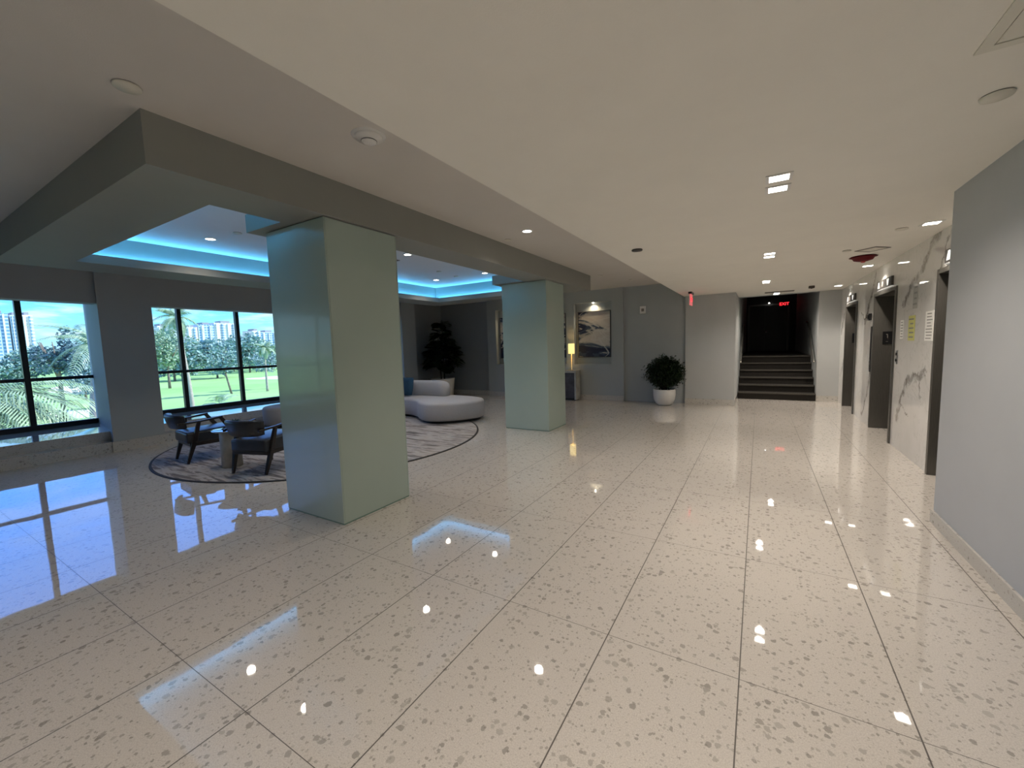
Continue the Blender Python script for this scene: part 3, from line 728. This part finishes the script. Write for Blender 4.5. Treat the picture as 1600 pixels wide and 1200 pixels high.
# ------------------------------------------------------------------ ARMCHAIRS
def armchair(loc, rz, label):
    t = thing('armchair', label, 'armchair', loc, rz, 'dark armchairs')
    for s in (-1, 1):
        bm = bmesh.new(); beam_between(bm, (s*.245, -.29, 0), (s*.27, -.20, .30), .030, .030, .048, .060); beam_between(bm, (s*.27, -.20, .30), (s*.285, -.13, .575), .048, .060, .034, .040)
        obj('leg', bm, WOODD, t, bevel=.004)
        bm = bmesh.new(); beam_between(bm, (s*.255, .33, 0), (s*.275, .29, .34), .030, .030, .048, .060); beam_between(bm, (s*.275, .29, .34), (s*.295, .12, .60), .048, .060, .034, .044)
        obj('leg', bm, WOODD, t, bevel=.004)
        bm = bmesh.new(); beam_between(bm, (s*.255, -.36, .56), (s*.285, -.12, .575), .03, .03, .045, .022); beam_between(bm, (s*.285, -.12, .575), (s*.295, .15, .60), .045, .022, .04, .03)
        obj('armrest', bm, WOODD, t, bevel=.004)
    bm = bmesh.new(); bx(bm, -.26, .26, -.25, .30, .235, .29); obj('seat_frame', bm, WOODD, t, bevel=.006)
    bm = bmesh.new(); vs = bx(bm, -.262, .262, -.28, .34, .275, .425)
    for v in vs:
        if v.co.y > 0 and v.co.z > .35: v.co.z += .02
    bmesh.ops.subdivide_edges(bm, edges=bm.edges[:], cuts=4, use_grid_fill=True)
    for v in bm.verts:
        if v.co.z > .40: v.co.z += .018*max(0, 1-(v.co.x/.26)**2)*max(0, 1-((v.co.y-.03)/.31)**2)
    obj('seat', bm, LEATHER, t, True, bevel=.022)
    # curved backrest band
    bm = bmesh.new(); rings = []; n = 16
    for i in range(n+1):
        u = i/n*2-1; a = u*.80; xx = math.sin(a)*.37; yy = -.38 + (1-math.cos(a))*.34
        nx, ny = math.sin(a), -math.cos(a); e = max(.25, (1-abs(u)**8)); ring = []
        for m_ in range(12):
            th = 2*PI*m_/12; c = math.copysign(abs(math.cos(th))**.7, math.cos(th))*.036*e; z = .585+math.copysign(abs(math.sin(th))**.5, math.sin(th))*.105*(.75+.25*e)
            lean = (z-.585)*.25
            ring.append(bm.verts.new((xx+nx*(c+lean), yy+ny*(c+lean), z)))
        rings.append(ring)
    for p, q in zip(rings, rings[1:]):
        for k in range(12): bm.faces.new((p[k], p[(k+1) % 12], q[(k+1) % 12], q[k]))
    bm.faces.new(rings[0][::-1]); bm.faces.new(rings[-1])
    obj('backrest', bm, LEATHER, t, True)
    return t
ac = armchair((-6.93, 2.76, .018), -.10, 'dark leather armchair nearer the window, seen from its side')
c2 = dup(ac, (-5.48, 2.86, .018), .31, 'dark leather armchair seen from behind, next to the near column')

# ------------------------------------------------------------------ SIDE TABLE AND SUCCULENT
tb = thing('side_table', 'small round glossy side table on a stone pedestal between the armchairs', 'side table', (-6.05, 2.70, .0135))
obj('pedestal', lathed([(0, 0), (.12, 0), (.12, .46), (.10, .475), (0, .475)], 28), mat('pedestal_stone', rough=.6, build=vary((.36, .34, .30), (.52, .49, .44), 8, 5, .4, 30)), tb, True)
obj('tabletop', lathed([(0, .475), (.185, .478), (.205, .492), (.207, .50), (.195, .502), (0, .50)], 48), mat('polished_tray_metal', (.55, .58, .6), .08, 1), tb, True)
sc = thing('succulent', 'dark succulent in a low bowl on the small side table', 'plant', (-6.06, 2.78, .5155))
obj('bowl', lathed([(0, 0), (.05, 0), (.08, .04), (.07, .045), (0, .035)], 24), mat('bowl_dark', (.03, .03, .03), .5), sc, True)
bm = bmesh.new()
for k in range(26):
    a = k*2.399; el_ = .25+.9*(k/26); r = .13*(1-.25*k/26)
    d = Vector((math.cos(a)*math.cos(el_), math.sin(a)*math.cos(el_), math.sin(el_))); s_ = d.cross(Vector((0, 0, 1))).normalized()*.02
    p = Vector((0, 0, .035)); q = [p-s_*.5, p+d*r*.6-s_, p+d*r, p+d*r*.6+s_, p+s_*.5]; bm.faces.new([bm.verts.new(v) for v in q])
obj('leaves', bm, mat('succulent_leaf', rough=.5, build=vary((.012, .035, .025), (.03, .06, .045), 20)), sc)

# ------------------------------------------------------------------ INDOOR PLANTS
def planter(t, r, h, prof=None):
    obj('planter', lathed(prof or [(0, 0), (r*.72, 0), (r*.9, h*.12), (r, h*.45), (r, h), (r*.93, h), (r*.92, h*.9)], 40), POTW, t, True)
    obj('soil', lathed([(0, h*.9), (r*.93, h*.9)], 40), SOIL, t)
def leaf(bm, p, d, nrm, L, Wd, bend=.2):
    d = d.normalized(); s_ = d.cross(nrm).normalized(); n_ = s_.cross(d).normalized()
    prev = None
    for i, (u, w) in enumerate(((0, .08), (.25, .75), (.55, 1.0), (.82, .8), (1, .12))):
        c = p + d*L*u - n_*bend*L*u*u; e = n_*.12*Wd*w
        row = [bm.verts.new(c - s_*Wd*w/2 + e), bm.verts.new(c), bm.verts.new(c + s_*Wd*w/2 + e)]
        if prev:
            bm.faces.new((prev[0], prev[1], row[1], row[0])); bm.faces.new((prev[1], prev[2], row[2], row[1]))
        prev = row
ft = thing('fiddle_leaf_fig', 'tall dark broad leaved fig tree in the lounge corner behind the sofa', 'potted plant', (-8.36, 9.78, 0))
planter(ft, .36, .58, [(0, 0), (.27, 0), (.30, .03), (.35, .5), (.36, .58), (.335, .58), (.33, .52)])
rnd = random.Random(3); bm = bmesh.new(); tops = []
for bx_, by_, tx, ty, hz in ((-.06, 0, -.16, .02, 2.0), (.03, .03, .05, 0, 2.36), (.08, -.03, .25, .05, 1.85), (-.02, -.05, -.03, -.2, 1.7)):
    pts = [(bx_ + (tx-bx_)*u**1.3, by_ + (ty-by_)*u**1.3, .5+(hz-.5)*u) for u in [i/8 for i in range(9)]]; tube(bm, pts, [.018-.010*i/8 for i in range(9)], 6); tops.append(pts)
obj('trunk', bm, STEM, ft, True)
bm = bmesh.new()
def fig_w(z):  # half-width of the crown at height z
    for (z0, w0), (z1, w1) in zip(((.8, .35), (1.0, .78), (1.35, .72), (1.6, .60), (1.9, .42), (2.1, .22), (2.2, .36), (2.40, .14)), ((1.0, .78), (1.35, .72), (1.6, .60), (1.9, .42), (2.1, .22), (2.2, .36), (2.40, .14), (9, .1))):
        if z0 <= z < z1: return w0+(w1-w0)*(z-z0)/(z1-z0)
    return .3
for k in range(300):
    z = rnd.choice((rnd.uniform(.85, 2.3), rnd.uniform(.9, 1.8))); a = rnd.uniform(0, 2*PI); w = fig_w(z)
    L = rnd.uniform(.22, .36); r = max(.02, w - L)*rnd.uniform(.25, 1.0)**.6
    d = Vector((math.cos(a), math.sin(a), rnd.uniform(-.35, .55)))
    if math.cos(a)*(r+L) < -.70: continue
    if math.sin(a)*(r+L) > .80: continue
    leaf(bm, Vector((.02+math.cos(a)*r, math.sin(a)*r*.9, z)), d, Vector((rnd.uniform(-.3, .3), rnd.uniform(-.3, .3), 1)), L, L*.74, rnd.uniform(.05, .45))
obj('foliage', bm, LEAF_D, ft, True)
bp = thing('potted_bush', 'rounded dark bushy plant in a white bowl planter against the far wall', 'potted plant', (-1.90, 10.16, 0))
planter(bp, .25, .38, [(0, 0), (.13, 0), (.19, .04), (.235, .14), (.25, .25), (.25, .38), (.23, .38), (.225, .34)])
rnd = random.Random(5); bm = bmesh.new(); bs_ = bmesh.new()
for k in range(46):
    a = rnd.uniform(0, 2*PI); e = rnd.uniform(-.2, 1.45); R_ = rnd.uniform(.34, .50)
    tip = Vector((math.cos(a)*math.cos(e)*R_, math.sin(a)*math.cos(e)*R_*.72, .68+math.sin(e)*R_*.95)); st = Vector((math.cos(a)*.05, math.sin(a)*.05, .36))
    mid = (st+tip)/2 + Vector((0, 0, .10)); pts = [st*(1-u)**2+mid*2*u*(1-u)+tip*u*u for u in [i/6 for i in range(7)]]
    tube(bs_, pts, [.006-.004*i/6 for i in range(7)], 4)
    for i in range(70):
        u = rnd.uniform(.3, 1.05); c = st*(1-u)**2+mid*2*u*(1-u)+tip*u*u + Vector((rnd.gauss(0, .035), rnd.gauss(0, .03), rnd.gauss(0, .04)))
        c.y = min(c.y, .40)
        d = Vector((rnd.gauss(0, 1), rnd.gauss(0, 1), rnd.gauss(-.2, .7))); L = rnd.uniform(.035, .065); s_ = d.cross(Vector((rnd.random(), rnd.random(), 1))).normalized()*L*.22; d = d.normalized()*L
        bm.faces.new([bm.verts.new(v) for v in (c, c+d*.5-s_, c+d, c+d*.5+s_)])
for i in range(5200):
    a = rnd.uniform(0, 2*PI); ct = rnd.uniform(-1, 1); st_ = math.sqrt(1-ct*ct); rr = rnd.uniform(.35, 1.0)**.5*(1+rnd.gauss(0, .06)+.07*math.sin(5*a+7*ct))
    c = Vector((.02+.42*rr*st_*math.cos(a), .30*rr*st_*math.sin(a), .78+.38*rr*ct)); d = Vector((rnd.gauss(0, 1), rnd.gauss(0, 1), rnd.gauss(-.5, .7))); L = rnd.uniform(.04, .075)
    s_ = d.cross(Vector((rnd.random(), rnd.random(), 1))).normalized()*L*.24; d = d.normalized()*L
    bm.faces.new([bm.verts.new(v) for v in (c, c+d*.5-s_, c+d, c+d*.5+s_)])
obj('stems', bs_, STEM, bp); obj('foliage', bm, LEAF_B, bp)

# ------------------------------------------------------------------ OUTDOORS (ground lies 4 m below the floor)
GZ = -4.0
def grassf(g, b):
    v = g.coord(); n = g.noise(v, .05, 4, .6); n2 = g.noise(v, .9, 5, .7)
    c = g.ramp(n, [(.35, (.22, .42, .13)), (.65, (.32, .52, .20))]); c = g.mix(g.math('MULTIPLY', n2, .4), c, (.40, .56, .26)); g.put(b.inputs['Base Color'], c)
struct(obj('ground', box(-900, -9.8, -500, 900, GZ-1, GZ), mat('golf_grass', rough=.9, spec=.1, build=grassf)), 'bright green golf course lawn outside the windows', 'lawn')
struct(obj('bounce_damper', box(-30, -10.8, -60, 60, GZ, GZ+.02), mat('bounce_damper_grey', rough=.85, build=vary((.10, .10, .10), (.16, .155, .15), 1.5, 5))), 'unseen grey strip added over the lawn to damp its green bounce', 'bounce_damper')  # hidden grey cover, added to cut green light bouncing off the grass
SAND = mat('bunker_sand', (.75, .70, .58), .95)
for x, y, rx, ry, lb in ((-93, 53, 9, 4.5, 'pale sand bunker on the lawn seen beside the near column'), (-108, 24, 14, 4, 'pale sand strip on the lawn seen through the left window'), (-60, 12.5, 5, 2.2, 'narrow sandy patch below the palm in the left window')):
    bm = bmesh.new(); lathe(bm, [(1, 0), (.97, .03), (0, .01)], 40)
    for v in bm.verts:
        a = math.atan2(v.co.y, v.co.x); k = 1+.18*math.sin(3*a+x)+.08*math.sin(5*a); v.co.x *= rx*k; v.co.y *= ry*k
    o = obj('sand_bunker', bm, SAND); o.location = (x, y, GZ); tag(o, lb, 'bunker', 'sand bunkers')
FOL_HAZED = [mat('canopy_'+n, rough=.7, spec=.15, build=vary(a, b_, s)) for n, a, b_, s in (('green', (.17, .28, .18), (.42, .54, .38), .9), ('bluegreen', (.16, .28, .26), (.34, .48, .44), .7), ('grey', (.20, .30, .30), (.44, .56, .54), .9), ('slate', (.07, .13, .15), (.22, .32, .34), .8))]  # haze put into the canopy colours, paler and bluer; slate stays darker
BARK = mat('tree_bark', rough=.9, build=vary((.13, .10, .08), (.28, .23, .18), 4, 5))
PALMB = mat('palm_bark', rough=.9, build=vary((.30, .27, .22), (.48, .44, .36), 6, 5))
FROND = mat('palm_frond', rough=.45, spec=.4, build=vary((.16, .27, .16), (.42, .54, .34), 3))
FRONDY = mat('palm_frond_dry', rough=.6, build=vary((.45, .38, .12), (.60, .52, .22), 3))
def canopy(bm, rnd, blobs, n, ls):
    for k in range(n):
        cx, cy, cz, rx, rz_ = rnd.choice(blobs)
        th = rnd.uniform(0, 2*PI); ph = math.acos(rnd.uniform(-1, 1)); r = rnd.uniform(.55, 1.05)
        c = Vector((cx+rx*r*math.sin(ph)*math.cos(th), cy+rx*r*math.sin(ph)*math.sin(th), cz+rz_*r*math.cos(ph)))
        u = Vector((rnd.gauss(0, 1), rnd.gauss(0, 1), rnd.gauss(0, .6))).normalized(); w = u.cross(Vector((rnd.gauss(0, 1), rnd.gauss(0, 1), rnd.gauss(0, 1)))).normalized()
        L = ls*rnd.uniform(.6, 1.3); bm.faces.new([bm.verts.new(v) for v in (c-u*L*.5, c-w*L*.3, c+u*L*.5, c+w*L*.3)])
def tree(x, y, h, r, label, lean=(0, 0), fol=0, n=1600, th=None, squash=.75, seed=1, ls=.55, nb=7, grp=None):
    rnd = random.Random(seed); t = thing('broadleaf_tree', label, 'tree', (x, y, GZ), 0, grp)
    th = th if th is not None else h*.45; zc = (h+th*.8)/2; rzc = (h-th*.8)/2
    bm = bmesh.new(); top = Vector((lean[0], lean[1], zc))
    tube(bm, [(0, 0, -.1), top*.35+Vector((0, 0, 0)), top*.7, top], [h*.022, h*.018, h*.014, h*.008], 8)
    for k in range(4):
        a = rnd.uniform(0, 6.28); s = top*.6; e = top + Vector((math.cos(a)*r*.6, math.sin(a)*r*.6, rzc*.3)); tube(bm, [s, (s+e)/2+Vector((0, 0, .2)), e], [h*.010, h*.007, h*.003], 6)
    obj('trunk', bm, BARK, t, True)
    blobs = [(lean[0]+rnd.uniform(-.5, .5)*r, lean[1]+rnd.uniform(-.55, .55)*r, zc+rnd.uniform(-.45, .5)*rzc, r*rnd.uniform(.35, .6), rzc*rnd.uniform(.35, .6)) for _ in range(nb)]
    bm = bmesh.new(); canopy(bm, rnd, blobs, n, ls); obj('foliage', bm, FOL_HAZED[fol], t)
    return t
def frond_bm(L, arch, droop, nl=38, ll=.55, w=.04, rnd=None):
    bm = bmesh.new(); pts = []
    for i in range(15):
        u = i/14; pts.append(Vector((L*(u-.12*u*u), 0, arch*4*u*(1-u)*.5 + arch*u*.3 - droop*u*u)))
    tube(bm, pts, [.028*(1-.85*i/14)*L/3 for i in range(15)], 5)
    for i in range(nl):
        u = .12 + .88*i/(nl-1); f = u*14; k = min(13, int(f)); p = pts[k].lerp(pts[k+1], f-k); tn = (pts[k+1]-pts[k]).normalized()
        l = ll*(.45+.55*math.sin(PI*min(1, u*1.02)**.8)+.1)*rnd.uniform(.85, 1.1)
        for s in (-1, 1):
            side = Vector((0, s, 0)); d1 = (side*.8+tn*.55+Vector((0, 0, -.12))).normalized(); d2 = (d1+Vector((0, 0, -1.0))*rnd.uniform(.5, 1.0)).normalized()
            m_ = p+d1*l*.5; e = m_+d2*l*.55; wv = tn*w*.5
            a_ = [bm.verts.new(v) for v in (p-wv*.6, p+wv*.6, m_+wv, m_-wv, e)]
            bm.faces.new((a_[0], a_[1], a_[2], a_[3])); bm.faces.new((a_[3], a_[2], a_[4]))
    return bm
def palm(x, y, h, L, label, nf=16, lean=(0, 0), seed=1, nl=30, ll=.6, w=.05, m=None, tr=.16, dry=0, el=(-.5, 1.2), az=None, grp=None):
    rnd = random.Random(seed); t = thing('palm_tree', label, 'palm tree', (x, y, GZ), 0, grp)
    bm = bmesh.new(); N = 10
    pts = [Vector((lean[0]*(i/N)**1.7, lean[1]*(i/N)**1.7, h*i/N-.05)) for i in range(N+1)]
    tube(bm, pts, [tr*(1.25-.55*i/N) for i in range(N+1)], 10); obj('trunk', bm, PALMB, t, True)
    top = pts[-1]; bases = [frond_bm(L, L*.16, L*d_, nl, ll, w, rnd) for d_ in (.30, .5, .75)]
    protos = []
    for k in range(nf):
        j = k % 3; a = az[k] if az else k*2.399+rnd.uniform(-.2, .2); e = el[0] + (el[1]-el[0])*((k*7) % nf)/nf
        if k < 3: o = obj('frond', bases[j], m or FROND, t, False); protos.append(o)
        else: o = protos[j].copy(); COL.objects.link(o); o.parent = t
        o.location = top; o.rotation_euler = (rnd.uniform(-.2, .2), -e, a); sc_ = rnd.uniform(.85, 1.1); o.scale = (sc_, sc_, sc_)
    if dry:
        o = obj('dry_frond', frond_bm(L*.8, .1, L*.6, 20, ll*.8, w, rnd), FRONDY, t); o.location = top - Vector((0, 0, .2)); o.rotation_euler = (0, .9, dry)
    return t
palm(-16.0, .9, 4.6, 3.2, 'near coconut palm with big arching fronds outside the left window', 16, (.3, .5), 4, 44, .75, .045, el=(-.55, .42), az=[.2, 1.9, 1.2, 2.6, .7, 1.55, 3.2, 2.2, 4.0, .95, 1.4, 5.0, 1.7, .4, 2.9, 5.7])
0 and palm(-13.6, 2.05, 3.0, 2.6, 'low palm crown right below the left window', 12, (.1, .1), 8, 40, .6, .04, el=(-.1, 1.1))
palm(-45, 17.2, 9.0, 1.9, 'tall slender palm rising above the treeline in the second window', 22, (0, -.6), 6, 22, .6, .07, tr=.17, el=(-1.0, 1.2))
palm(-42.5, 18.2, 1.0, 2.4, 'short palm with a yellow drooping frond at the foot of the tall palm', 9, (.1, .1), 9, 22, .6, .07, tr=.15, dry=.9)
palm(-57, 24.2, .25, 1.3, 'small young palm standing on the lawn', 7, (0, 0), 11, 16, .3, .05, tr=.1, el=(.5, 1.4))
palm(-30, 7.0, 6.2, 2.4, 'palm with pale trunk beside the right jamb of the left window', 15, (.3, .4), 12, 26, .6, .06, tr=.22, dry=2.5)
palm(-118, 53, 6.6, 2.4, 'distant royal palm before the central tree mass', 18, (0, 0), 13, 18, .9, .14, tr=.25, el=(-1.0, 1.2))
palm(-62, 33.2, 6.4, 1.5, 'round headed palm right of the leaning tree', 22, (0, 0), 14, 18, .5, .09, tr=.14, el=(-1.1, 1.2))
tree(-64, 29.3, 6.6, 2.1, 'leaning thin trunked tree on the lawn in the second window', (0, -.9), 1, 1300, 3.2, seed=2, ls=.32)
tree(-66.5, 35.6, 5.8, 1.9, 'small straight tree on the lawn at the right of the second window', (0, .1), 2, 1300, 3.0, seed=3, ls=.32)
tree(-88, 30.6, 10.3, 3.2, 'full leafy tree at the left edge of the second window', fol=0, n=3200, th=2.2, seed=4, ls=.5, nb=12)
tree(-50, 10.0, 8.6, 1.6, 'dark round headed tree in the middle of the left window', fol=3, n=2600, th=5.0, seed=5, ls=.28, nb=9)
tree(-78, 17.8, 7.2, 3.0, 'low blue green tree behind the round headed one', fol=3, n=2600, th=1.2, seed=6, ls=.4, nb=10)
tree(-62, 15.4, 7.0, 2.6, 'pale tree behind the near palm fronds', fol=2, n=2200, th=1.5, seed=7, ls=.4, nb=10)
rnd = random.Random(21)
nm = ['first', 'second', 'third', 'fourth', 'fifth', 'sixth', 'seventh', 'eighth', 'ninth', 'tenth', 'eleventh', 'twelfth', 'thirteenth', 'fourteenth', 'fifteenth', 'sixteenth', 'seventeenth', 'eighteenth']
specs = [(-150, 24), (-140, 34), (-150, 43), (-150, 51), (-150, 58), (-132, 66), (-150, 70), (-140, 77), (-150, 86), (-140, 95), (-160, 104), (-165, 116), (-165, 130), (-150, 14), (-150, 4), (-112, 40), (-112, 48.5)]
specs.sort(key=lambda p_: p_[1]/-p_[0])
for i, (x, y) in enumerate(specs):
    tree(x, y, rnd.uniform(10.0, 12.5), rnd.uniform(5.0, 6.2), f'hazy broadleaf tree of the far treeline across the lawn, {nm[i]} from the left', fol=(1, 2, 1, 0)[i % 4], n=2400, th=.2, seed=30+i, ls=.9, nb=10, grp='far treeline')
# towers
def towerm(c1, c2, fl, bay, glass=False):
    def f(g, b):
        v = g.coord(); x, y, z = g.sep(v)
        a = g.math('FRACT', g.math('DIVIDE', z, fl)); h_ = g.math('FRACT', g.math('DIVIDE', y, bay))
        m_ = g.math('MULTIPLY', g.math('GREATER_THAN', a, .35), g.math('GREATER_THAN', h_, .3)); g.put(b.inputs['Base Color'], g.mix(m_, c1, c2))
    return f
CREAM = mat('tower_cream', rough=.8, build=towerm((.80, .76, .70), (.50, .52, .56), 3.2, 4.5)); TB = mat('tower_glass_blue', rough=.3, build=towerm((.55, .62, .72), (.16, .30, .52), 3.2, 3.0)); TW = mat('tower_white', (.82, .80, .76), .8)
TR = mat('tower_roof_grey', (.30, .30, .32), .8)
def tower(y0, y1, zt, label, kind, x=-600, dx=25):
    t = thing('apartment_tower', label, 'building', (x, (y0+y1)/2, GZ), 0, 'distant towers'); h = (y1-y0)/2; H = zt-GZ
    obj('tower_body', box(-dx, 0, -h, h, 0, H), CREAM if kind != 'blue' else TB, t)
    n = max(2, int(2*h/6))
    for k in range(n):
        yy = -h + 2*h*(k+.5)/n
        obj('balcony_stack' if kind != 'blue' else 'pier', box(0, 1.4, yy-h/n*(.42 if kind != 'blue' else .16), yy+h/n*(.42 if kind != 'blue' else .16) if k % 2 == 0 else yy, 0, H-1), TW if (k % 2 == 0 or kind == 'blue') else TB, t)
    obj('roof_block', box(-dx*.7, -2, -h*.35, h*.45, H, H+2.6), TR, t)
tower(80, 92.2, 46, 'glass and white tower at the left edge of the left window', 'blue')
tower(93.2, 98.6, 44.8, 'narrow blue tower second from the left in the left window', 'blue')
tower(100, 107.5, 45.3, 'pale cream tower right of the mullion in the left window', 'cream')
tower(202.6, 212.9, 37.6, 'small cream tower behind the leafy tree in the second window', 'cream')
tower(231, 242.5, 37.0, 'cream tower left of the big blue glass tower', 'cream')
tower(243.6, 261.2, 40.5, 'wide blue glass tower in the second window', 'blue')
tower(261.6, 288, 43.2, 'wide cream tower with balconies right of the blue glass tower', 'cream')
tower(307, 318, 33.8, 'low cream tower right of the second mullion', 'cream')
tower(318.4, 341, 32, 'low wide blue tower at the right of the second window', 'blue')
